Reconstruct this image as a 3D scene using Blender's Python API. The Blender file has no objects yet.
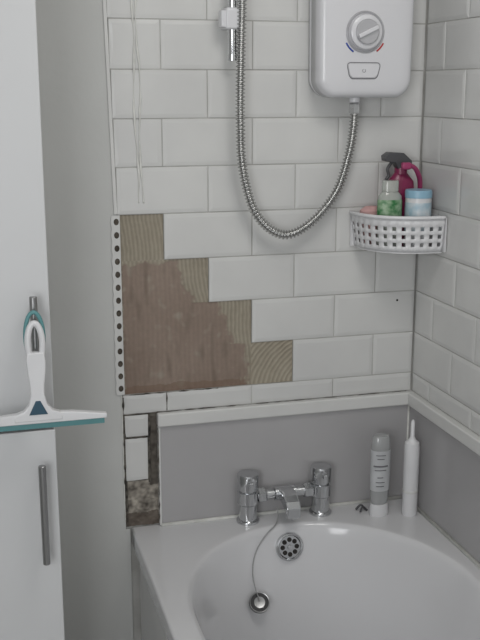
import bpy, bmesh, math, random
from mathutils import Vector, Matrix, noise
random.seed(4)
scene = bpy.context.scene
try:
    scene.view_settings.view_transform = 'Standard'
except Exception:
    pass

# ------------------------------------------------------------ materials
def mat(name, col, rough=0.4, metal=0.0, col2=None, nscale=6.0, bump=0.0, bscale=40.0,
        trans=0.0, alpha=1.0, coat=0.0, rvar=0.0):
    m = bpy.data.materials.new(name); m.use_nodes = True
    nt = m.node_tree; b = nt.nodes['Principled BSDF']
    b.inputs['Roughness'].default_value = rough
    b.inputs['Metallic'].default_value = metal
    b.inputs['Transmission Weight'].default_value = trans
    b.inputs['Alpha'].default_value = alpha
    b.inputs['Coat Weight'].default_value = coat
    tc = nt.nodes.new('ShaderNodeTexCoord')
    n = nt.nodes.new('ShaderNodeTexNoise'); n.inputs['Scale'].default_value = nscale
    n.inputs['Detail'].default_value = 4
    nt.links.new(tc.outputs['Object'], n.inputs['Vector'])
    r = nt.nodes.new('ShaderNodeValToRGB')
    c2 = col2 if col2 else tuple(c*0.93 for c in col)
    r.color_ramp.elements[0].position = 0.35; r.color_ramp.elements[1].position = 0.65
    r.color_ramp.elements[0].color = (*c2, 1); r.color_ramp.elements[1].color = (*col, 1)
    nt.links.new(n.outputs['Fac'], r.inputs['Fac'])
    nt.links.new(r.outputs['Color'], b.inputs['Base Color'])
    if bump > 0:
        n2 = nt.nodes.new('ShaderNodeTexNoise'); n2.inputs['Scale'].default_value = bscale
        n2.inputs['Detail'].default_value = 3
        nt.links.new(tc.outputs['Object'], n2.inputs['Vector'])
        bp = nt.nodes.new('ShaderNodeBump'); bp.inputs['Strength'].default_value = bump
        bp.inputs['Distance'].default_value = 0.004
        nt.links.new(n2.outputs['Fac'], bp.inputs['Height'])
        nt.links.new(bp.outputs['Normal'], b.inputs['Normal'])
    return m

M_tile   = mat('tile_glaze', (0.62,0.62,0.605), 0.13, col2=(0.57,0.57,0.56), nscale=5, bump=0.35, bscale=9)
M_grout  = mat('grout', (0.46,0.455,0.435), 0.9, col2=(0.33,0.325,0.305), nscale=14)
M_grime  = mat('mouldy_grout', (0.20,0.185,0.155), 0.9, col2=(0.03,0.026,0.022), nscale=45)
M_mould  = mat('black_mould', (0.14,0.125,0.105), 0.9, col2=(0.02,0.018,0.015), nscale=70)
M_paint  = mat('wall_paint', (0.53,0.535,0.52), 0.55, col2=(0.49,0.495,0.48), nscale=2.5, bump=0.1, bscale=60)
M_ceil   = mat('ceiling_paint', (0.7,0.7,0.7), 0.8)
M_floor  = mat('floor_vinyl', (0.28,0.27,0.26), 0.5)
M_panel  = mat('grey_acrylic', (0.395,0.388,0.392), 0.25, col2=(0.365,0.358,0.362), nscale=3)
M_trim   = mat('trim_white', (0.63,0.63,0.615), 0.35)
M_acryl  = mat('bath_acrylic', (0.63,0.63,0.64), 0.12, col2=(0.61,0.61,0.62), nscale=2)
M_bpanel = mat('bath_side_panel', (0.62,0.62,0.61), 0.3)
M_cab    = mat('cabinet_white', (0.61,0.615,0.62), 0.3, col2=(0.59,0.595,0.60), nscale=1.5)
M_chrome = mat('chrome', (0.62,0.63,0.64), 0.12, 1.0)
M_steel  = mat('brushed_steel', (0.38,0.38,0.38), 0.32, 1.0)
M_hose   = mat('hose_metal', (0.54,0.54,0.53), 0.2, 1.0)
M_black  = mat('black_rubber', (0.015,0.015,0.017), 0.4)
M_dark   = mat('dark_hole', (0.02,0.018,0.016), 0.9)
M_flback = mat('dark_backing', (0.10,0.085,0.068), 0.9, col2=(0.04,0.033,0.026), nscale=80)
M_white  = mat('plastic_white', (0.68,0.68,0.69), 0.28)
M_unit   = mat('shower_plastic', (0.65,0.65,0.67), 0.2, col2=(0.64,0.64,0.66), nscale=2)
M_unitg  = mat('shower_grey_line', (0.16,0.16,0.17), 0.4)
M_dial   = mat('dial_silver', (0.52,0.52,0.54), 0.3, 0.4)
M_red    = mat('mark_red', (0.45,0.03,0.03), 0.4)
M_blue   = mat('mark_blue', (0.03,0.07,0.35), 0.4)
M_teal   = mat('teal_rubber', (0.10,0.26,0.27), 0.45)
M_navy   = mat('navy_insert', (0.03,0.08,0.12), 0.4)
M_pink   = mat('pink_plastic', (0.33,0.045,0.13), 0.35)
M_maroon = mat('maroon_liquid', (0.20,0.02,0.07), 0.3)
M_sponge = mat('pink_soap', (0.58,0.35,0.34), 0.6, bump=0.3)
M_dgrey  = mat('dark_grey_plastic', (0.07,0.07,0.075), 0.4)
M_green  = mat('green_label', (0.03,0.17,0.05), 0.45, col2=(0.30,0.42,0.28), nscale=75)
M_clear  = mat('clear_plastic', (0.66,0.69,0.64), 0.12, trans=0.45)
M_gel    = mat('translucent_grey', (0.50,0.51,0.51), 0.15, trans=0.35)
M_lblue  = mat('light_blue_plastic', (0.26,0.44,0.56), 0.35)
M_tubl   = mat('tub_label', (0.36,0.50,0.58), 0.4, col2=(0.60,0.65,0.68), nscale=50)
M_label  = mat('grey_label', (0.50,0.51,0.52), 0.5, col2=(0.44,0.45,0.46), nscale=30)
M_print  = mat('label_print', (0.14,0.14,0.15), 0.5)
M_sil    = mat('silicone', (0.66,0.66,0.63), 0.4, col2=(0.55,0.55,0.52), nscale=40)

def vcol_mat(name, rough=0.85):
    m = bpy.data.materials.new(name); m.use_nodes = True
    nt = m.node_tree; b = nt.nodes['Principled BSDF']; b.inputs['Roughness'].default_value = rough
    a = nt.nodes.new('ShaderNodeVertexColor'); a.layer_name = 'Col'
    n = nt.nodes.new('ShaderNodeTexNoise'); n.inputs['Scale'].default_value = 90
    tc = nt.nodes.new('ShaderNodeTexCoord'); nt.links.new(tc.outputs['Object'], n.inputs['Vector'])
    mx = nt.nodes.new('ShaderNodeMixRGB'); mx.blend_type = 'OVERLAY'; mx.inputs[0].default_value = 0.12
    nt.links.new(a.outputs['Color'], mx.inputs[1]); nt.links.new(n.outputs['Fac'], mx.inputs[2])
    nt.links.new(mx.outputs[0], b.inputs['Base Color'])
    return m
M_adh = vcol_mat('tile_adhesive')

# ------------------------------------------------------------ helpers
def link(name, me, m=None, parent=None, smooth=False):
    o = bpy.data.objects.new(name, me); scene.collection.objects.link(o)
    if m: me.materials.append(m)
    if smooth:
        for p in me.polygons: p.use_smooth = True
    if parent: o.parent = parent
    return o
def empty(name, loc=(0,0,0)):
    o = bpy.data.objects.new(name, None); scene.collection.objects.link(o)
    o.empty_display_size = 0.05
    return o
def from_bm(name, bm, m, parent=None, smooth=False):
    bmesh.ops.recalc_face_normals(bm, faces=bm.faces)
    me = bpy.data.meshes.new(name); bm.to_mesh(me); bm.free()
    return link(name, me, m, parent, smooth)
def box(name, lo, hi, m, parent=None, bev=0.0, seg=2):
    bm = bmesh.new(); bmesh.ops.create_cube(bm, size=1)
    for v in bm.verts:
        v.co = Vector([lo[i] + (v.co[i]+0.5)*(hi[i]-lo[i]) for i in range(3)])
    if bev > 0:
        bmesh.ops.bevel(bm, geom=bm.edges[:], offset=bev, segments=seg, profile=0.5, affect='EDGES')
    o = from_bm(name, bm, m, parent)
    if bev > 0:
        for p in o.data.polygons: p.use_smooth = True
        md = o.modifiers.new('wn', 'WEIGHTED_NORMAL')
    return o
def lathe(name, prof, loc, m, parent=None, axis=(0,0,1), n=40, sx=1.0, sy=1.0, sharp=35):
    bm = bmesh.new(); rings = []
    for r, z in prof:
        if r < 1e-6: rings.append([bm.verts.new((0,0,z))])
        else: rings.append([bm.verts.new((r*sx*math.cos(2*math.pi*i/n), r*sy*math.sin(2*math.pi*i/n), z)) for i in range(n)])
    for a, b in zip(rings, rings[1:]):
        for i in range(n):
            j = (i+1) % n
            if len(a) == 1 and len(b) == 1: continue
            if len(a) == 1: bm.faces.new((a[0], b[i], b[j]))
            elif len(b) == 1: bm.faces.new((a[i], a[j], b[0]))
            else: bm.faces.new((a[i], a[j], b[j], b[i]))
    if len(rings[0]) > 1: bm.faces.new(rings[0])
    if len(rings[-1]) > 1: bm.faces.new(rings[-1])
    q = Vector((0,0,1)).rotation_difference(Vector(axis).normalized())
    for v in bm.verts: v.co = q @ v.co + Vector(loc)
    bmesh.ops.recalc_face_normals(bm, faces=bm.faces)
    for e in bm.edges:
        if len(e.link_faces) == 2 and e.calc_face_angle() > math.radians(sharp): e.smooth = False
    return from_bm(name, bm, m, parent, True)
def catmull(pts, per=12, closed=False):
    P = [Vector(p) for p in pts]; out = []; n = len(P)
    rng = range(n) if closed else range(n-1)
    for i in rng:
        if closed: p0,p1,p2,p3 = P[i-1],P[i],P[(i+1)%n],P[(i+2)%n]
        else: p0,p1,p2,p3 = P[max(i-1,0)],P[i],P[i+1],P[min(i+2,n-1)]
        for k in range(per):
            t = k/per
            out.append(0.5*((2*p1)+(-p0+p2)*t+(2*p0-5*p1+4*p2-p3)*t*t+(-p0+3*p1-3*p2+p3)*t**3))
    if not closed: out.append(P[-1])
    return out
def tube(name, path, rad, m, parent=None, n=12, closed=False, flat=1.0):
    bm = bmesh.new(); rings = []; N = len(path)
    up = Vector((0,1,0))
    for i, p in enumerate(path):
        a = path[(i-1) % N] if closed or i > 0 else p
        b = path[(i+1) % N] if closed or i < N-1 else p
        t = (b-a).normalized()
        s = t.cross(up)
        if s.length < 1e-4: s = t.cross(Vector((1,0,0)))
        s.normalize(); w = s.cross(t).normalized()
        r = rad(i) if callable(rad) else rad
        rings.append([bm.verts.new(p + s*r*math.cos(2*math.pi*k/n) + w*r*flat*math.sin(2*math.pi*k/n)) for k in range(n)])
    R = list(zip(rings, rings[1:])) + ([(rings[-1], rings[0])] if closed else [])
    for a, b in R:
        for k in range(n):
            j = (k+1) % n; bm.faces.new((a[k], a[j], b[j], b[k]))
    if not closed:
        bm.faces.new(rings[0]); bm.faces.new(rings[-1])
    return from_bm(name, bm, m, parent, True)
def resample(path, step):
    out = [path[0].copy()]; acc = 0
    for a, b in zip(path, path[1:]):
        L = (b-a).length; d = step-acc
        while d <= L:
            out.append(a + (b-a)*(d/L)); d += step
        acc = L-(d-step)
    return out
def prism(name, outline, y0, y1, m, parent=None, bev=0.0):
    """outline = list of (x,z); extruded between y0 and y1"""
    bm = bmesh.new()
    vs = [bm.verts.new((x, y0, z)) for x, z in outline]
    f = bm.faces.new(vs)
    r = bmesh.ops.extrude_face_region(bm, geom=[f])
    for v in r['geom']:
        if isinstance(v, bmesh.types.BMVert): v.co.y = y1
    if bev > 0:
        es = [e for e in bm.edges if abs(e.verts[0].co.y-e.verts[1].co.y) < 1e-6]
        bmesh.ops.bevel(bm, geom=es, offset=bev, segments=3, profile=0.5, affect='EDGES')
    o = from_bm(name, bm, m, parent, True)
    o.modifiers.new('wn', 'WEIGHTED_NORMAL')
    return o

# dimensions
RX = 1.01            # right wall plane
RIM = 0.56           # bath rim height
ROWT = 1.588         # a tile course line
PITCH = 0.101
# ------------------------------------------------------------ room shell
box('wall_back', (-0.9, 0.0, 0), (RX+0.1, 0.1, 2.35), M_grout)
box('wall_right', (RX, -2.9, 0), (RX+0.1, 0.0, 2.35), M_grout)
box('wall_left', (-1.0, -2.9, 0), (-0.9, 0.1, 2.35), M_paint)
box('floor', (-1.0, -2.9, -0.08), (RX+0.1, 0.1, 0.0), M_floor)
box('ceiling', (-1.0, -2.9, 2.35), (RX+0.1, 0.1, 2.43), M_ceil)
def xedge(z): return 0.2985 - max(0.0, z-1.285)*0.024   # left edge of tiling is a little out of plumb
prism('wall_plaster_left', [(-0.9,0.0),(0.309,0.0),(0.309,0.556),(0.2990,0.556),(0.2985,1.285),(xedge(2.35),2.35),(-0.9,2.35)], -0.0045, -0.0001, M_paint)

# ------------------------------------------------------------ tiles
bg_ = bmesh.new()
def grout_quad(a0, a1, z0, z1, wall, bmg, h=0.0046):
    def P(a, z, hh): return (a, -hh, z) if wall == 'b' else (RX-hh, -a, z)
    c = ((a0,z0),(a1,z0),(a1,z1),(a0,z1))
    A = [bmg.verts.new(P(*q, 0.0002)) for q in c]; B = [bmg.verts.new(P(*q, h)) for q in c]
    for k in range(4):
        j = (k+1) % 4; bmg.faces.new((A[k], A[j], B[j], B[k]))
    bmg.faces.new(B)
def tile(bm, a0, a1, z0, z1, wall, bmg=None):
    grout_quad(a0, a1, z0, z1, wall, bmg or bg_)
    g = 0.0010; th = 0.0058; top = 0.0070; ins = 0.008
    a0 += g; a1 -= g; z0 += g; z1 -= g
    if a1-a0 < 0.02: ins = (a1-a0)*0.3
    if z1-z0 < 0.03: ins = min(ins, (z1-z0)*0.25)
    tilt = [random.uniform(-0.0006, 0.0006) for _ in range(3)]
    def P(a, z, h):
        if h > 0.001: h += tilt[0]*(1 if a > (a0+a1)/2 else -1) + tilt[1]*(1 if z > (z0+z1)/2 else -1)
        return (a, -h, z) if wall == 'b' else (RX-h, -a, z)
    R = []
    for i, h in ((0,0.0),(0,th-0.0008),(0.0008,th),(ins,top),(ins+0.002,top+0.0001)):
        R.append([bm.verts.new(P(*c, h)) for c in ((a0+i,z0+i),(a1-i,z0+i),(a1-i,z1-i),(a0+i,z1-i))])
    for A, B in zip(R, R[1:]):
        for k in range(4):
            j = (k+1) % 4; bm.faces.new((A[k], A[j], B[j], B[k]))
    bm.faces.new(R[-1])
def row_cells(lo, hi, first, pitch=0.2):
    xs = [lo]; x = first
    while x < hi-0.012:
        if x > lo+0.01: xs.append(x)
        x += pitch
    xs.append(hi)
    return list(zip(xs, xs[1:]))
bm = bmesh.new(); k = -8
TOPT = 0.835
while True:
    zt = ROWT - PITCH*k; zb = zt - PITCH
    if zt > 2.40: k += 1; continue
    if zt <= TOPT: break
    zt = min(zt, 2.35)
    odd = (k % 2 == 1)
    cells = row_cells(0.30 if zb < 1.28 else xedge((zt+zb)/2)+0.0015, RX-0.0075, 0.40 if odd else 0.50)
    cut = {3:0.40, 4:0.50, 5:0.60, 6:0.70}.get(k, 0)
    for a, b in cells:
        if b <= cut+0.01: continue
        tile(bm, a, b, max(zb, TOPT), zt, 'b')
    k += 1
# cut pieces left beside the bath panel, with mouldy joints
bgr = bmesh.new()
tile(bm, 0.302, 0.357, 0.780, 0.8325, 'b', bgr)
tile(bm, 0.302, 0.355, 0.674, 0.7775, 'b', bgr)
from_bm('wall_tiles_back', bm, M_tile)
bm = bmesh.new(); k = -8
while True:
    zt = ROWT - PITCH*k; zb = zt - PITCH
    if zt > 2.40: k += 1; continue
    if zt <= TOPT: break
    odd = (k % 2 == 1)
    for a, b in row_cells(0.008, 2.0, 0.10 if odd else 0.20):
        tile(bm, a, b, max(zb, TOPT), min(zt, 2.35), 'r')
    k += 1
from_bm('wall_tiles_right', bm, M_tile)
from_bm('tile_grout', bg_, M_grout)
grout_quad(0.2995, 0.305, 0.60, 0.835, 'b', bgr, 0.0052)
grout_quad(0.2995, 0.3795, 0.826, 0.8405, 'b', bgr, 0.0035)
grout_quad(0.3545, 0.3595, 0.668, 0.834, 'b', bgr, 0.0056)
from_bm('mouldy_tile_grout', bgr, M_grime)
lathe('drill_hole', [(0,0),(0.0026,0),(0.0028,0.0006),(0,0.0007)], (0.957,-0.0073,1.062), M_dark, axis=(0,-1,0), n=14)
# black mould creeping along joints
mo = empty('mould_streaks')
def streak(name, p0, p1, r, seed, gap=0.0):
    a, b = Vector(p0), Vector(p1); n = max(8, int((b-a).length/0.004))
    pts = []
    for i in range(n+1):
        p = a.lerp(b, i/n); w_ = 0.0010*noise.noise(Vector((i*0.35, seed, 0)))
        d = (b-a).normalized()
        p += Vector((w_*abs(d.z), 0, w_*abs(d.x))); pts.append(p)
    tube(name, pts, lambda i: max(0.00015, r*(0.55+1.3*noise.noise(Vector((i*0.22, seed*3.1, 4))))), M_mould, mo, 8, flat=0.5)
streak('streak_left', (0.3005,-0.0072,0.575), (0.3005,-0.0072,0.876), 0.0024, 1)
streak('streak_joint', (0.300,-0.0066,0.7790), (0.357,-0.0066,0.7785), 0.0022, 2)
streak('streak_upper_joint', (0.300,-0.0066,0.8345), (0.378,-0.0066,0.8345), 0.0024, 3)
streak('streak_gap', (0.3580,-0.0066,0.668), (0.3585,-0.0066,0.834), 0.0024, 4)
streak('streak_trim_top', (0.376,-0.0080,0.8353), (0.64,-0.0080,0.8353), 0.0016, 5)
streak('streak_trim_top_far', (0.64,-0.0080,0.8353), (0.99,-0.0080,0.8353), 0.0009, 6)
streak('streak_course_line', (0.301,-0.0064,0.8805), (0.52,-0.0064,0.8805), 0.0017, 7)
streak('streak_panel_edge', (0.3765,-0.0165,0.566), (0.3765,-0.0165,0.800), 0.0016, 8)
streak('streak_joint_40', (0.4000,-0.0064,0.838), (0.4000,-0.0064,0.880), 0.0014, 9)

# ------------------------------------------------------------ exposed adhesive where tiles fell off
def mixc(a, b, t): t = max(0, min(1, t)); return tuple(a[i]*(1-t)+b[i]*t for i in range(3))
def field(name, cells, hfun, cfun, step=0.002):
    bm = bmesh.new(); cl = bm.loops.layers.color.new('Col')
    for (x0, x1, z0, z1) in cells:
        nx = max(1, round((x1-x0)/step)); nz = max(1, round((z1-z0)/step)); g = []
        for j in range(nz+1):
            row = []
            for i in range(nx+1):
                x = x0+(x1-x0)*i/nx; z = z0+(z1-z0)*j/nz
                row.append(bm.verts.new((x, -max(0.0004, hfun(x, z)), z)))
            g.append(row)
        for j in range(nz):
            for i in range(nx):
                f = bm.faces.new((g[j][i], g[j][i+1], g[j+1][i+1], g[j+1][i]))
                f.smooth = True
                for lp in f.loops:
                    c = cfun(lp.vert.co.x, lp.vert.co.z); lp[cl] = (*[max(0,c_)**(1/2.2) for c_ in c], 1)
    me = bpy.data.meshes.new(name); bm.normal_update(); bm.to_mesh(me); bm.free()
    return link(name, me, M_adh)
def nz(x, z, s, o=0.0): return noise.noise(Vector((x*s+o, 3.1, z*s-o)))
def sm(t): t = max(0, min(1, t)); return t*t*(3-2*t)
def plaster_mask(x, z):
    e = 0.014*nz(x, z, 35)+0.010*nz(x, z, 110, 5)
    if x > 0.601: return 0.0
    if z > 1.083: right = 0.470 - (z-1.083)*0.35
    elif z > 0.9825: right = 0.530 + (1.083-z)*0.30
    else: right = 0.592
    m = sm((right + e - x)/0.012)
    m *= sm((1.182 + e*0.8 - z)/0.010)
    m *= sm((x - 0.3035 - 0.4*abs(e))/0.003)
    return m
def ridge(x, z):
    if z > 1.184: a = x + 0.05*(z-1.2) + 0.003*math.sin(z*30)
    elif x > 0.60: a = math.hypot((x-0.80)*0.8, z-0.86)
    elif x < 0.60 and z < 1.083: a = x*0.98 + 0.06*z + 0.002*math.sin(z*45)
    else: a = x*0.97 + 0.16*z + 0.003*math.sin(z*35)
    a += 0.0014*nz(x, z, 50)
    return math.sin(a*2*math.pi/0.0088)
def h_adh(x, z):
    m = plaster_mask(x, z)
    vr = math.sin((x+0.02*z)*2*math.pi/0.0105 + 1.5*nz(x, z, 9))
    hp_ = 0.0010 + 0.0006*nz(x, z, 18) + 0.00022*vr + 0.00030*nz(x, z, 140)
    hr = 0.0014 + 0.0013*(ridge(x, z)*0.5+0.5)*(0.75+0.7*nz(x, z, 30)) + 0.0005*nz(x, z, 120)
    return hp_*m + hr*(1-m)
def c_adh(x, z):
    m = plaster_mask(x, z)
    n1 = nz(x, z, 11)*0.5+0.5; n2 = nz(x, z, 45, 7)*0.5+0.5; n3 = nz(x*1.0, z*0.25, 60, 2)*0.5+0.5
    p = mixc((0.205,0.150,0.118), (0.290,0.228,0.186), n1*0.8+0.3*n3)
    p = mixc(p, (0.33,0.295,0.24), (n2-0.64)*3.5)
    p = mixc(p, (0.17,0.128,0.10), (n3-0.56)*3)
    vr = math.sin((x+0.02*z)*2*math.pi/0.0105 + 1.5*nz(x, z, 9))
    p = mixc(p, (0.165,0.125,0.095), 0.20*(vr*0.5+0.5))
    if z < 0.895 + 0.010*n2: p = mixc(p, (0.17,0.105,0.07), 0.55)
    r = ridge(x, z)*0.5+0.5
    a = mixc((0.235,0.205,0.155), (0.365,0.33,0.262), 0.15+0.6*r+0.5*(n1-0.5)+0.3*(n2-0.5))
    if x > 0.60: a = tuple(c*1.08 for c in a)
    return mixc(a, p, m)
EX0 = 0.3005
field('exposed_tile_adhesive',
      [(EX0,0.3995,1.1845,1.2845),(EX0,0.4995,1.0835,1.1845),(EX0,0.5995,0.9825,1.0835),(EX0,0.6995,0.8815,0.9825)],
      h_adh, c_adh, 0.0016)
def h_rub(x, z):
    h = 0.0035 + 0.003*nz(x, z, 70) + 0.002*nz(x, z, 200)
    if x > 0.358 and z > 0.668: h = 0.0015 + 0.0012*nz(x, z, 90)
    return h
def c_rub(x, z):
    n1 = nz(x, z, 45)*0.5+0.5; n2 = nz(x, z, 120, 3)*0.5+0.5
    c = mixc((0.05,0.040,0.032), (0.42,0.385,0.33), (n1*0.75+n2*0.45-0.3)*1.7)
    if x > 0.357 and z > 0.66: c = mixc(c, (0.045,0.036,0.028), 0.72)
    if z < 0.590 + 0.01*n1: c = mixc(c, (0.06,0.04,0.028), 0.75)
    if x < 0.306: c = mixc(c, (0.05,0.04,0.03), 0.6)
    return c
field('broken_plaster', [(0.2995,0.3795,0.562,0.673),(0.3585,0.3795,0.673,0.834)], h_rub, c_rub, 0.0015)

# tile edge trim + perforated flange left bare
prism('trim_tile_edge', [(0.2925,1.287),(0.2998,1.287),(xedge(2.35)+0.0015,2.35),(xedge(2.35)-0.0055,2.35)], -0.0085, -0.0002, M_trim, bev=0.001)
box('trim_tile_edge_low', (0.2960,-0.0068,0.58), (0.2992,-0.0,0.880), M_sil, bev=0.001)
def perforated(name):
    root = empty(name)
    bm = bmesh.new(); x0, x1 = 0.2860, 0.3045; z0, z1 = 0.883, 1.285; n = 14; y = -0.0068
    cz = (z1-z0)/n; K = 16
    for i in range(n):
        a, b = z0+i*cz, z0+(i+1)*cz; cx = 0.2968; cc = (a+b)/2
        inner, outer = [], []
        for k in range(K):
            t = 2*math.pi*k/K; c, s = math.cos(t), math.sin(t)
            inner.append(bm.verts.new((cx+0.0056*c, y, cc+0.0072*s)))
            q = 1/max(abs(c), abs(s)); c *= q; s *= q
            xx = cx+(x1-cx)*c if c > 0 else cx+(cx-x0)*c
            if c < -0.99: xx -= 0.0012*math.cos(s*math.pi)
            outer.append(bm.verts.new((xx, y, cc+s*cz/2)))
        for k in range(K):
            j = (k+1) % K; bm.faces.new((inner[k], inner[j], outer[j], outer[k]))
    bmesh.ops.remove_doubles(bm, verts=bm.verts, dist=1e-5)
    o = from_bm('flange', bm, M_trim, root)
    s = o.modifiers.new('s','SOLIDIFY'); s.thickness = 0.0012; s.offset = 0
    box('backing_strip', (0.2875,-0.0054,0.884), (0.3035,-0.0,1.284), M_flback, root)  # dark strip added under the flange so its holes read dark
perforated('perforated_trim_strip')

# wavy silicone residue line
root = empty('silicone_residue')
for s, x0 in ((0, 0.3460), (1, 0.3555)):
    pts = []; z = 2.3; i = 0
    while z > 1.29:
        pts.append((x0 - (z-1.285)*0.012 + 0.0022*math.sin(z*24+s*1.7) + random.uniform(-0.0012,0.0012), -0.0084, z)); z -= 0.022; i += 1
    pts = catmull(pts, 4)
    tube('bead_%d' % s, pts, lambda i: 0.0018+0.0009*math.sin(i*0.31+s), M_sil, root, 8, flat=0.8)

# ------------------------------------------------------------ grey panels & trims
box('panel_back', (0.380,-0.0135,RIM+0.001), (RX-0.0135,-0.0005,0.803), M_panel, bev=0.001)
box('panel_right', (RX-0.0135,-1.72,RIM+0.001), (RX-0.0005,-0.0005,0.803), M_panel, bev=0.001)
box('trim_back', (0.376,-0.0220,0.803), (RX-0.0005,-0.0005,0.8345), M_trim, bev=0.004, seg=3)
box('trim_right', (RX-0.0220,-1.72,0.803), (RX-0.0005,-0.0225,0.8345), M_trim, bev=0.004, seg=3)
box('trim_panel_side', (0.3770,-0.0165,RIM+0.002), (0.3820,-0.0008,0.802), M_trim, bev=0.0015)
tube('trim_sealant_back', [Vector((0.38,-0.0165,RIM+0.0022)), Vector((0.7,-0.0165,RIM+0.0022)), Vector((RX-0.014,-0.0165,RIM+0.0022))], 0.0045, M_sil)
tube('trim_sealant_right', [Vector((RX-0.0165,-0.014,RIM+0.0022)), Vector((RX-0.0165,-0.8,RIM+0.0022)), Vector((RX-0.0165,-1.7,RIM+0.0022))], 0.0045, M_sil)
tube('trim_sealant_corner', [Vector((RX-0.0150,-0.0150,RIM+0.006)), Vector((RX-0.0150,-0.0150,0.70)), Vector((RX-0.0150,-0.0150,0.801))], 0.0024, M_sil)

# ------------------------------------------------------------ bath
bath = empty('bathtub')
cx, A, a0 = 0.6595, 0.3480, 0.298
yb, yf = -0.42, -1.42; bo, bi = 0.4185, 0.340; fo, fi = 0.28, 0.20
N = 48
def loop(bm, aa, b1, b2, z, square, ccx=cx):
    out = []
    for half in (0, 1):
        for i in range(N+1):
            t = math.pi*i/N + math.pi*half; c, s = math.cos(t), math.sin(t)
            if square:
                q = 1/max(abs(c), abs(s)); c *= q; s *= q
            y = (yb + b1*s) if half == 0 else (yf + b2*s)
            out.append(bm.verts.new((ccx+aa*c, y, z)))
    return out
bm = bmesh.new(); L = []
for inset, z in ((0.004,0.520),(0.0,0.522),(0.0,0.553),(0.0015,0.5575),(0.005,0.56)):
    L.append(loop(bm, A-inset, bo-inset, fo-inset, z, True))
for d, z in ((-0.012,0.5600),(-0.004,0.5597),(0.0,0.5585),(0.005,0.554),(0.009,0.546),(0.013,0.530),(0.018,0.510),(0.025,0.48),(0.033,0.45),(0.045,0.40),
             (0.057,0.35),(0.070,0.30),(0.084,0.25),(0.100,0.215),(0.125,0.190),(0.16,0.176),(0.20,0.171)):
    L.append(loop(bm, a0-d, bi-d*1.05, fi-min(d,0.19)*0.9, z, False, 0.6625))
for P_, Q_ in zip(L, L[1:]):
    n = len(P_)
    for i in range(n):
        j = (i+1) % n; bm.faces.new((P_[i], P_[j], Q_[j], Q_[i]))
bm.faces.new(L[-1])
o = from_bm('tub_shell', bm, M_acryl, bath, True)
o.modifiers.new('wn','WEIGHTED_NORMAL').keep_sharp = False
box('side_panel', (0.327,-1.69,0.0), (0.335,-0.012,0.5205), M_bpanel, bath, bev=0.001)
box('end_panel', (0.335,-1.69,0.0), (1.000,-1.682,0.5205), M_bpanel, bath)
box('panel_plinth', (0.321,-1.69,0.0), (0.327,-0.012,0.09), M_bpanel, bath, bev=0.001)

# overflow
ov = empty('bath_overflow'); oc = Vector((0.6645,-0.1035,0.512)); ax = Vector((0,-1,0.22)).normalized()
lathe('escutcheon', [(0.0,-0.004),(0.033,-0.004),(0.0335,0.001),(0.032,0.0045),(0.028,0.005),(0.026,0.0025),(0,0.0025)], oc, M_chrome, ov, ax)
U = Vector((1,0,0)); W = ax.cross(U).normalized()
for k in range(8):
    t = 2*math.pi*k/8
    lathe('hole_%d' % k, [(0,0.002),(0.0055,0.002),(0.0055,0.0034),(0,0.0034)], oc + (U*math.cos(t)+W*math.sin(t))*0.0172, M_dark, ov, ax, 14)
lathe('centre_screw', [(0,0.002),(0.006,0.002),(0.0055,0.005),(0,0.0055)], oc, M_chrome, ov, ax, 20)

# plug and chain
pl = empty('bath_plug_and_chain'); pc = Vector((0.575,-0.160,0.412)); pax = Vector((-0.12,-1,0.85)).normalized()
lathe('plug', [(0,-0.012),(0.017,-0.012),(0.020,0),(0.0235,0.001),(0.0235,0.006),(0.021,0.008),(0,0.0075)], pc, M_black, pl, pax)
lathe('plug_top_ring', [(0.0205,0.0078),(0.0225,0.0086),(0.0235,0.0066)], pc, M_steel, pl, pax)
cp = catmull([(0.646,-0.064,0.600),(0.645,-0.074,0.575),(0.634,-0.088,0.5635),(0.604,-0.103,0.545),(0.580,-0.115,0.515),(0.568,-0.130,0.480),(0.568,-0.148,0.448),(0.574,-0.168,0.423)], 14)
cp = resample(cp, 0.0008)
tube('chain', cp, lambda i: 0.0008+0.0009*abs(math.sin(i*math.pi/4)), M_steel, pl, 8)

# ------------------------------------------------------------ bath mixer tap
tap = empty('bath_mixer_tap'); TY = -0.0435
for i, tx in enumerate((0.581, 0.761)):
    lathe('pillar_%d' % i, [(0,0.0),(0.027,0.0),(0.0275,0.003),(0.0265,0.006),(0.0215,0.008),(0.0215,0.044),(0.0250,0.048),(0.0250,0.076),(0.0205,0.078),
          (0.0205,0.081),(0.0250,0.083),(0.0258,0.114),(0.0245,0.1195),(0,0.1205)], (tx,TY,RIM), M_chrome, tap)
    box('lever_%d' % i, (tx-0.0055,TY-0.034,RIM+0.098), (tx+0.0055,TY-0.012,RIM+0.108), M_chrome, tap, bev=0.002)
lathe('bridge', [(0,-0.075),(0.0125,-0.075),(0.0125,-0.028),(0.0165,-0.026),(0.0165,0.026),(0.0125,0.028),(0.0125,0.075),(0,0.075)], (0.671,TY,RIM+0.062), M_chrome, tap, (1,0,0))
for i, bx in enumerate((0.614, 0.728)):
    lathe('collar_%d' % i, [(0,-0.010),(0.0175,-0.010),(0.0185,-0.007),(0.0185,0.007),(0.0175,0.010),(0,0.010)], (bx,TY,RIM+0.062), M_chrome, tap, (1,0,0), 6, sharp=20)
bm = bmesh.new()
sec = [(-0.030,0.052,0.074),(-0.050,0.050,0.078),(-0.070,0.048,0.078),(-0.090,0.043,0.073),(-0.106,0.033,0.064),(-0.115,0.024,0.052)]
R = []
for y, zl, zh in sec:
    R.append([bm.verts.new((0.671+sx*0.0175, y, RIM+z)) for sx, z in ((-1,zl),(1,zl),(1,zh),(-1,zh))])
for a, b in zip(R, R[1:]):
    for k in range(4): bm.faces.new((a[k], a[(k+1)%4], b[(k+1)%4], b[k]))
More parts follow.
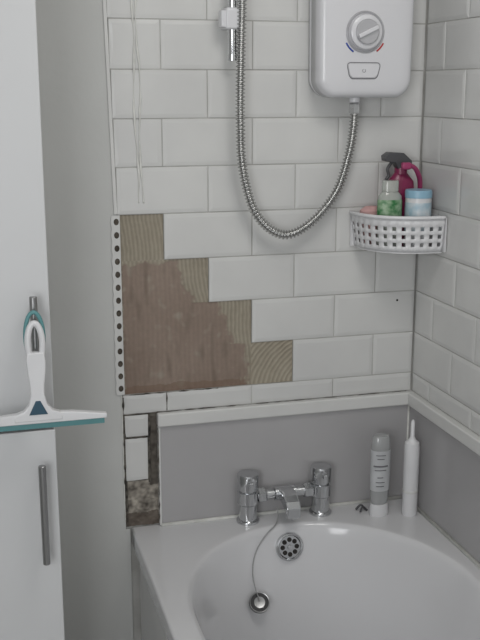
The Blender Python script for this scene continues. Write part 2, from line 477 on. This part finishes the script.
bm.faces.new(R[0]); bm.faces.new(R[-1])
o = from_bm('spout', bm, M_chrome, tap)
md = o.modifiers.new('b','BEVEL'); md.width = 0.004; md.segments = 3
lathe('aerator', [(0,0),(0.0105,0),(0.0105,0.014),(0,0.014)], (0.671,-0.100,RIM+0.022), M_chrome, tap)

# ------------------------------------------------------------ electric shower
sh = empty('electric_shower')
SX, SZ0, SH, SW = 0.8305, 1.533, 0.335, 0.220
def outline(sc, dz=0.0, n=14):
    w = SW/2 - sc; z0 = SZ0 + sc + dz; z1 = SZ0 + SH - sc; r = max(0.034 - sc*0.5, 0.012); pts = []
    for (cx_, cz_, t0) in ((SX+w-r, z0+r, -90), (SX+w-r, z1-r, 0), (SX-w+r, z1-r, 90), (SX-w+r, z0+r, 180)):
        for i in range(n+1):
            t = math.radians(t0 + 90*i/n)
            x = cx_+r*math.cos(t); z = cz_+r*math.sin(t)
            if z < SZ0+0.06: z -= 0.006*(1-((x-SX)/(SW/2))**2)
            x = SX + (x-SX)*(1-0.05*max(0, (SZ0+0.10-z)/0.10)**1.5)
            pts.append((x, z))
    return pts
def loft(name, rings, m, parent):
    bm = bmesh.new(); V = [[bm.verts.new((x, y, z)) for x, z in outline(sc)] for y, sc in rings]
    for a, b in zip(V, V[1:]):
        n = len(a)
        for i in range(n): bm.faces.new((a[i], a[(i+1)%n], b[(i+1)%n], b[i]))
    bm.faces.new(V[0]); bm.faces.new(V[-1])
    return from_bm(name, bm, m, parent, True)
loft('back_plate', [(-0.0080,0.003),(-0.030,0.001)], M_unit, sh)
loft('seam', [(-0.029,0.0035),(-0.0325,0.0035)], M_unitg, sh)
o = loft('cover', [(-0.032,0.0005),(-0.070,0.0),(-0.0775,0.0012),(-0.083,0.004),(-0.087,0.009),(-0.089,0.016),(-0.0905,0.03),(-0.0915,0.05)], M_unit, sh)
FY = -0.0915; DC = (0.822, FY, 1.665)
lathe('dial_ring', [(0.0,0),(0.043,0),(0.043,0.002),(0.0405,0.004),(0.038,0.002),(0,0.002)], DC, M_dial, sh, (0,-1,0), 48)
lathe('dial_base', [(0,0.001),(0.0365,0.001),(0.035,0.010),(0.032,0.012),(0,0.012)], DC, M_unit, sh, (0,-1,0), 48)
lathe('dial_disc', [(0,0.010),(0.026,0.010),(0.026,0.0155),(0.024,0.017),(0,0.017)], DC, M_dial, sh, (0,-1,0), 40)
g = box('dial_grip', (-0.0045,-0.008,-0.024), (0.0045,0.0,0.024), M_unit, sh, bev=0.002)
g.matrix_local = Matrix.Translation((DC[0], FY-0.016, DC[2])) @ Matrix.Rotation(math.radians(65), 4, 'Y')
def arc_mark(name, t0, t1, m):
    pts = [Vector((DC[0]+0.0475*math.cos(math.radians(t0+(t1-t0)*i/10)), FY-0.0006, DC[2]+0.0475*math.sin(math.radians(t0+(t1-t0)*i/10)))) for i in range(11)]
    tube(name, pts, 0.0018, m, sh, 6, flat=0.5)
arc_mark('mark_hot', -55, -28, M_red); arc_mark('mark_cold', 208, 238, M_blue)
def rr(cx_, cz_, w, h, r, tap_=1.0, n=8):
    P = []
    for sx, sz, t0 in ((1,-1,-90),(1,1,0),(-1,1,90),(-1,-1,180)):
        for i in range(n+1):
            t = math.radians(t0+90*i/n)
            x = sx*(w-r)+r*math.cos(t); z = sz*(h-r)+r*math.sin(t)
            x *= 1 - (1-tap_)*(0.5-z/(2*h))
            P.append((cx_+x, cz_+z))
    return P
prism('button', rr(0.821,1.586,0.037,0.0145,0.008,0.8), FY-0.0004, FY-0.0026, M_unit, sh, 0.0008)
tube('button_outline', [Vector((x, FY-0.0006, z)) for x, z in rr(0.821,1.586,0.039,0.0165,0.009,0.8)], 0.0008, M_unitg, sh, 6, True)
tube('power_symbol', [Vector((0.821+0.0035*math.cos(t), FY-0.0029, 1.586+0.0035*math.sin(t))) for t in [math.radians(120+300*i/14) for i in range(15)]], 0.0005, M_unitg, sh, 6)
lathe('outlet_spigot', [(0,0),(0.012,0),(0.012,-0.012),(0,-0.012)], (0.818,-0.052,1.532), M_unit, sh)

# hose
hs = empty('shower_hose')
hp = [(0.5616,-0.062,2.05),(0.5616,-0.062,1.90),(0.5616,-0.060,1.7256),(0.5594,-0.058,1.6066),(0.5590,-0.056,1.4844),(0.5661,-0.052,1.3797),(0.5977,-0.046,1.2825),
      (0.6590,-0.042,1.2345),(0.7220,-0.044,1.2570),(0.7810,-0.048,1.3250),(0.8076,-0.051,1.4069),(0.8170,-0.052,1.4650),(0.8182,-0.052,1.5050)]
path = resample(catmull(hp, 24), 0.0011)
tube('corrugated_hose', path, lambda i: 0.0084+0.0024*math.sin(i*2*math.pi/7), M_hose, hs, 14)
lathe('hose_nut', [(0,-0.012),(0.0100,-0.012),(0.0125,-0.008),(0.0125,0.010),(0.0105,0.014),(0,0.014)], (0.8182,-0.052,1.5055), M_chrome, hs, n=6, sharp=20)

# riser rail
rl = empty('shower_riser_rail')
lathe('rail', [(0,0),(0.0085,0.0),(0.0095,0.003),(0.0095,0.60),(0,0.60)], (0.545,-0.045,1.608), M_chrome, rl)
lathe('rail_foot', [(0,0),(0.0105,0.0),(0.0105,0.012),(0,0.012)], (0.545,-0.045,1.606), M_chrome, rl)
box('wall_bracket', (0.527,-0.060,1.668), (0.563,-0.0085,1.712), M_unit, rl, bev=0.006, seg=3)
box('bracket_arm', (0.518,-0.058,1.672), (0.530,-0.030,1.706), M_unit, rl, bev=0.003)
box('upper_bracket', (0.527,-0.060,2.14), (0.563,-0.0085,2.18), M_unit, rl, bev=0.006, seg=3)

# ------------------------------------------------------------ corner basket
bk = empty('corner_shower_basket')
BX, BY = RX-0.0095, -0.0095; ra, rb = 0.168, 0.146; BZ0, BZ1 = 1.198, 1.275
def bpt(t, z, off=0.0):
    f = 0.93 + 0.07*(z-BZ0)/(BZ1-BZ0)
    c, s = math.cos(t), math.sin(t); e = 0.78
    return (BX-(ra*f+off)*abs(c)**e, BY-(rb*f+off)*abs(s)**e, z)
NC, NR = 12, 3
us = [0.0]
for i in range(NC):
    us += [(i+0.29)/NC, (i+0.71)/NC]
us.append(1.0)
vs_ = [0.0, 0.16,0.28, 0.39,0.51, 0.62,0.74, 1.0]
bm = bmesh.new(); G = []
tt = [math.radians(0.5+89*i/400) for i in range(401)]; acc = [0]
for a, b in zip(tt, tt[1:]):
    acc.append(acc[-1]+(Vector(bpt(a,BZ1))-Vector(bpt(b,BZ1))).length)
def ang(u):
    s = u*acc[-1]
    for i in range(400):
        if acc[i+1] >= s: return tt[i]+(tt[i+1]-tt[i])*((s-acc[i])/max(1e-9,acc[i+1]-acc[i]))
    return tt[-1]
for v in vs_: G.append([bm.verts.new(bpt(ang(u), BZ0+(BZ1-BZ0)*v)) for u in us])
for j in range(len(vs_)-1):
    for i in range(len(us)-1):
        if i % 2 == 1 and j % 2 == 1: continue
        bm.faces.new((G[j][i], G[j][i+1], G[j+1][i+1], G[j+1][i]))
o = from_bm('perforated_front', bm, M_white, bk, True)
s = o.modifiers.new('s','SOLIDIFY'); s.thickness = 0.0025; s.offset = 0
tube('rim', [Vector(bpt(ang(i/40), BZ1, 0.001)) for i in range(41)], 0.0042, M_white, bk, 10)
bm = bmesh.new()
vv = [bm.verts.new((BX,BY,BZ0))]+[bm.verts.new(bpt(ang(i/30), BZ0)) for i in range(31)]
bm.faces.new(vv); o = from_bm('base', bm, M_white, bk); s = o.modifiers.new('s','SOLIDIFY'); s.thickness = 0.003
box('back_plate_left', (BX-ra, BY-0.003, BZ0), (BX, BY, BZ1), M_white, bk)
box('back_plate_right', (BX-0.003, BY-rb, BZ0), (BX, BY, BZ1), M_white, bk)

# toiletries in basket
BF = BZ0+0.002
sp = empty('spray_bottle')
lathe('body', [(0,0),(0.027,0),(0.029,0.004),(0.030,0.120),(0.027,0.146),(0.015,0.162),(0.012,0.166),(0,0.166)], (0.936,-0.046,BF), M_maroon, sp, sx=1.15, sy=0.75)
lathe('collar', [(0,0),(0.0145,0),(0.0145,0.014),(0,0.014)], (0.936,-0.046,BF+0.162), M_maroon, sp)
prism('trigger_head', [(0.893,BF+0.192),(0.891,BF+0.203),(0.903,BF+0.211),(0.938,BF+0.209),(0.958,BF+0.192),(0.960,BF+0.174),(0.924,BF+0.174),(0.918,BF+0.187)], -0.058, -0.034, M_dgrey, sp, 0.003)
tube('trigger', catmull([(0.914,-0.046,BF+0.189),(0.904,-0.046,BF+0.174),(0.907,-0.046,BF+0.159),(0.900,-0.046,BF+0.150)], 6), 0.0036, M_dgrey, sp)
hd = empty('pink_razor')
tube('handle', catmull([(0.942,-0.075,BF+0.184),(0.956,-0.073,BF+0.178),(0.970,-0.064,BF+0.164),(0.983,-0.050,BF+0.140),(0.986,-0.040,BF+0.08),(0.982,-0.036,BF+0.006)], 8), lambda i: 0.0060-0.0015*abs(i-20)/20, M_pink, hd, 12)
box('razor_head', (0.924,-0.083,BF+0.174), (0.946,-0.069,BF+0.190), M_pink, hd, bev=0.004)
sg = empty('shower_gel_bottle')
lathe('body', [(0,0),(0.026,0),(0.028,0.004),(0.0285,0.090),(0.027,0.118),(0.018,0.128),(0,0.128)], (0.895,-0.084,BF), M_clear, sg, sx=1.0, sy=0.6)
lathe('cap', [(0,0),(0.019,0),(0.0195,0.020),(0.018,0.024),(0,0.024)], (0.895,-0.084,BF+0.128), M_clear, sg, sy=0.7)
lathe('label', [(0.0282,0.060),(0.0290,0.064),(0.0290,0.106),(0.0280,0.110)], (0.895,-0.084,BF), M_green, sg, sx=1.0, sy=0.62)
tb = empty('lidded_tub')
lathe('body', [(0,0),(0.028,0),(0.029,0.004),(0.029,0.114),(0,0.114)], (0.958,-0.097,BF), M_white, tb)
lathe('label', [(0.0293,0.040),(0.0293,0.104)], (0.958,-0.097,BF), M_tubl, tb)
lathe('lid', [(0,0.114),(0.0298,0.114),(0.0302,0.127),(0.029,0.131),(0,0.131)], (0.958,-0.097,BF), M_lblue, tb)
lathe('bath_sponge', [(0,0.0),(0.022,0.002),(0.024,0.02),(0.030,0.070),(0.029,0.082),(0.018,0.090),(0,0.092)], (0.873,-0.040,BF), M_sponge, sx=1.0, sy=0.75)

# ------------------------------------------------------------ bottles on the bath edge
sb = empty('shampoo_bottle'); SBX, SBY = 0.8920, -0.090
lathe('cap', [(0,0),(0.0225,0),(0.0235,0.003),(0.0215,0.030),(0,0.030)], (SBX,SBY,RIM), M_white, sb, sy=0.75)
lathe('body', [(0,0.030),(0.019,0.030),(0.022,0.040),(0.0235,0.10),(0.0235,0.168),(0.0215,0.195),(0.018,0.200),(0,0.200)], (SBX,SBY,RIM), M_gel, sb, sy=0.7)
lathe('label', [(0.0228,0.065),(0.0242,0.10),(0.0242,0.165)], (SBX,SBY,RIM), M_label, sb, sy=0.72)
for i, (z, hw) in enumerate(((0.155,0.5),(0.146,0.35),(0.128,0.75),(0.118,0.6),(0.100,0.3),(0.088,0.45),(0.078,0.4))):
    pts = [Vector((SBX+0.0244*math.sin(t), SBY-0.0244*0.72*math.cos(t), RIM+z)) for t in [math.radians(-15)+hw*(k/8*2-1) for k in range(9)]]
    tube('print_%d' % i, pts, 0.0010 if i != 2 else 0.0020, M_print, sb, 6)
tw = empty('toothbrush_tube')
lathe('case', [(0,0),(0.0165,0),(0.0180,0.004),(0.0180,0.172),(0.0165,0.182),(0.0090,0.188),(0.0050,0.196),(0.0045,0.232),(0.002,0.237),(0,0.237)], (0.9630,-0.108,RIM), M_white, tw)
lathe('case_ring', [(0.0182,0.058),(0.0186,0.060),(0.0186,0.063),(0.0182,0.065)], (0.9630,-0.108,RIM), M_trim, tw)
hc = empty('hair_clip')
tube('jaw_1', catmull([(0.848,-0.056,RIM+0.003),(0.858,-0.060,RIM+0.015),(0.868,-0.060,RIM+0.005),(0.872,-0.066,RIM+0.003)], 6), 0.0028, M_dgrey, hc, 8)
tube('jaw_2', catmull([(0.852,-0.072,RIM+0.003),(0.860,-0.066,RIM+0.012),(0.872,-0.058,RIM+0.003)], 6), 0.0024, M_dgrey, hc, 8)

# ------------------------------------------------------------ cabinet
cb = empty('tall_cabinet')
CX = 0.1225; CF = -0.370
box('carcass', (-0.46,CF+0.020,0.0), (CX-0.001,-0.0055,2.20), M_cab, cb, bev=0.001)
box('door_upper', (-0.46,CF,0.9475), (CX,CF+0.0185,2.20), M_cab, cb, bev=0.0022, seg=3)
box('door_lower', (-0.46,CF,0.09), (CX,CF+0.0185,0.9435), M_cab, cb, bev=0.0022, seg=3)
def bar_handle(name, x, z0, z1):
    lathe(name+'_bar', [(0,0),(0.0058,0),(0.0068,0.001),(0.0068,z1-z0-0.001),(0.0058,z1-z0),(0,z1-z0)], (x,CF-0.034,z0), M_steel, cb, n=20)
    for i, z in enumerate((z0+0.022, z1-0.022)):
        lathe(name+'_post_%d' % i, [(0,0),(0.0045,0),(0.0045,0.034),(0,0.034)], (x,CF,z), M_steel, cb, (0,-1,0), 16)
bar_handle('handle_upper', 0.0925, 1.010, 1.200)
bar_handle('handle_lower', 0.0935, 0.696, 0.889)

# ------------------------------------------------------------ squeegee hung on handle
sq = empty('shower_squeegee'); QX = 0.0905; QY = -0.428
def oval(cx_, cz_, a, b, n=40, y=QY): return [Vector((cx_+a*math.cos(2*math.pi*i/n), y, cz_+b*math.sin(2*math.pi*i/n))) for i in range(n)]
tube('hanging_loop_teal', oval(QX,1.133,0.0155,0.044,y=QY+0.004), 0.0036, M_teal, sq, 10, True)
tube('hanging_loop', oval(QX,1.123,0.0125,0.036,y=QY-0.002), 0.0055, M_white, sq, 10, True)
prof = [(0.0140,1.108),(0.0165,1.092),(0.0155,1.072),(0.0125,1.050),(0.0120,1.032),(0.0160,1.014),(0.025,1.003),(0.042,0.997),(0.042,0.984)]
ol = [(QX+w, z) for w, z in prof] + [(QX-w, z) for w, z in reversed(prof)]
prism('handle_body', ol, QY-0.009, QY+0.007, M_white, sq, 0.003)
prism('insert', [(QX-0.004,1.022),(QX+0.004,1.022),(QX+0.016,0.997),(QX-0.016,0.997)], QY-0.0105, QY-0.006, M_navy, sq, 0.001)
bp_ = [(-0.030,0.9800),(-0.030,0.9885),(0.03,0.997),(QX,1.001),(0.150,0.997),(0.209,0.9885),(0.209,0.9800)]
prism('blade_holder', bp_, QY-0.008, QY+0.006, M_white, sq, 0.002)
box('rubber_blade', (-0.031,QY-0.0025,0.969), (0.2055,QY+0.0015,0.982), M_teal, sq, bev=0.0008)

# ------------------------------------------------------------ lighting
w = bpy.data.worlds.new('world'); scene.world = w; w.use_nodes = True
bg = w.node_tree.nodes['Background']; bg.inputs[0].default_value = (0.97,0.985,1.0,1); bg.inputs[1].default_value = 0.64
def area(name, loc, tgt, sx, sy, e, col):
    l = bpy.data.lights.new(name, 'AREA'); l.shape = 'RECTANGLE'; l.size = sx; l.size_y = sy; l.energy = e; l.color = col
    o = bpy.data.objects.new(name, l); scene.collection.objects.link(o); o.location = loc
    o.rotation_euler = (Vector(tgt)-Vector(loc)).to_track_quat('-Z','Y').to_euler()
area('window_light', (-0.70,-2.3,1.40), (0.7,-0.2,0.72), 0.9, 1.0, 18.5, (0.97,0.985,1.0))
area('ceiling_light', (0.6,-1.0,2.30), (0.7,-0.7,0), 0.5, 0.5, 6, (1.0,0.98,0.95))

# ------------------------------------------------------------ camera
cd = bpy.data.cameras.new('camera'); cam = bpy.data.objects.new('camera', cd); scene.collection.objects.link(cam)
cam.location = (0, -2.09, 1.55)
cam.rotation_euler = (math.radians(90-13.34), 0, math.radians(-15.35))
cd.sensor_fit = 'VERTICAL'; cd.sensor_height = 24; cd.lens = 24*978/640; cd.clip_start = 0.02
scene.camera = cam
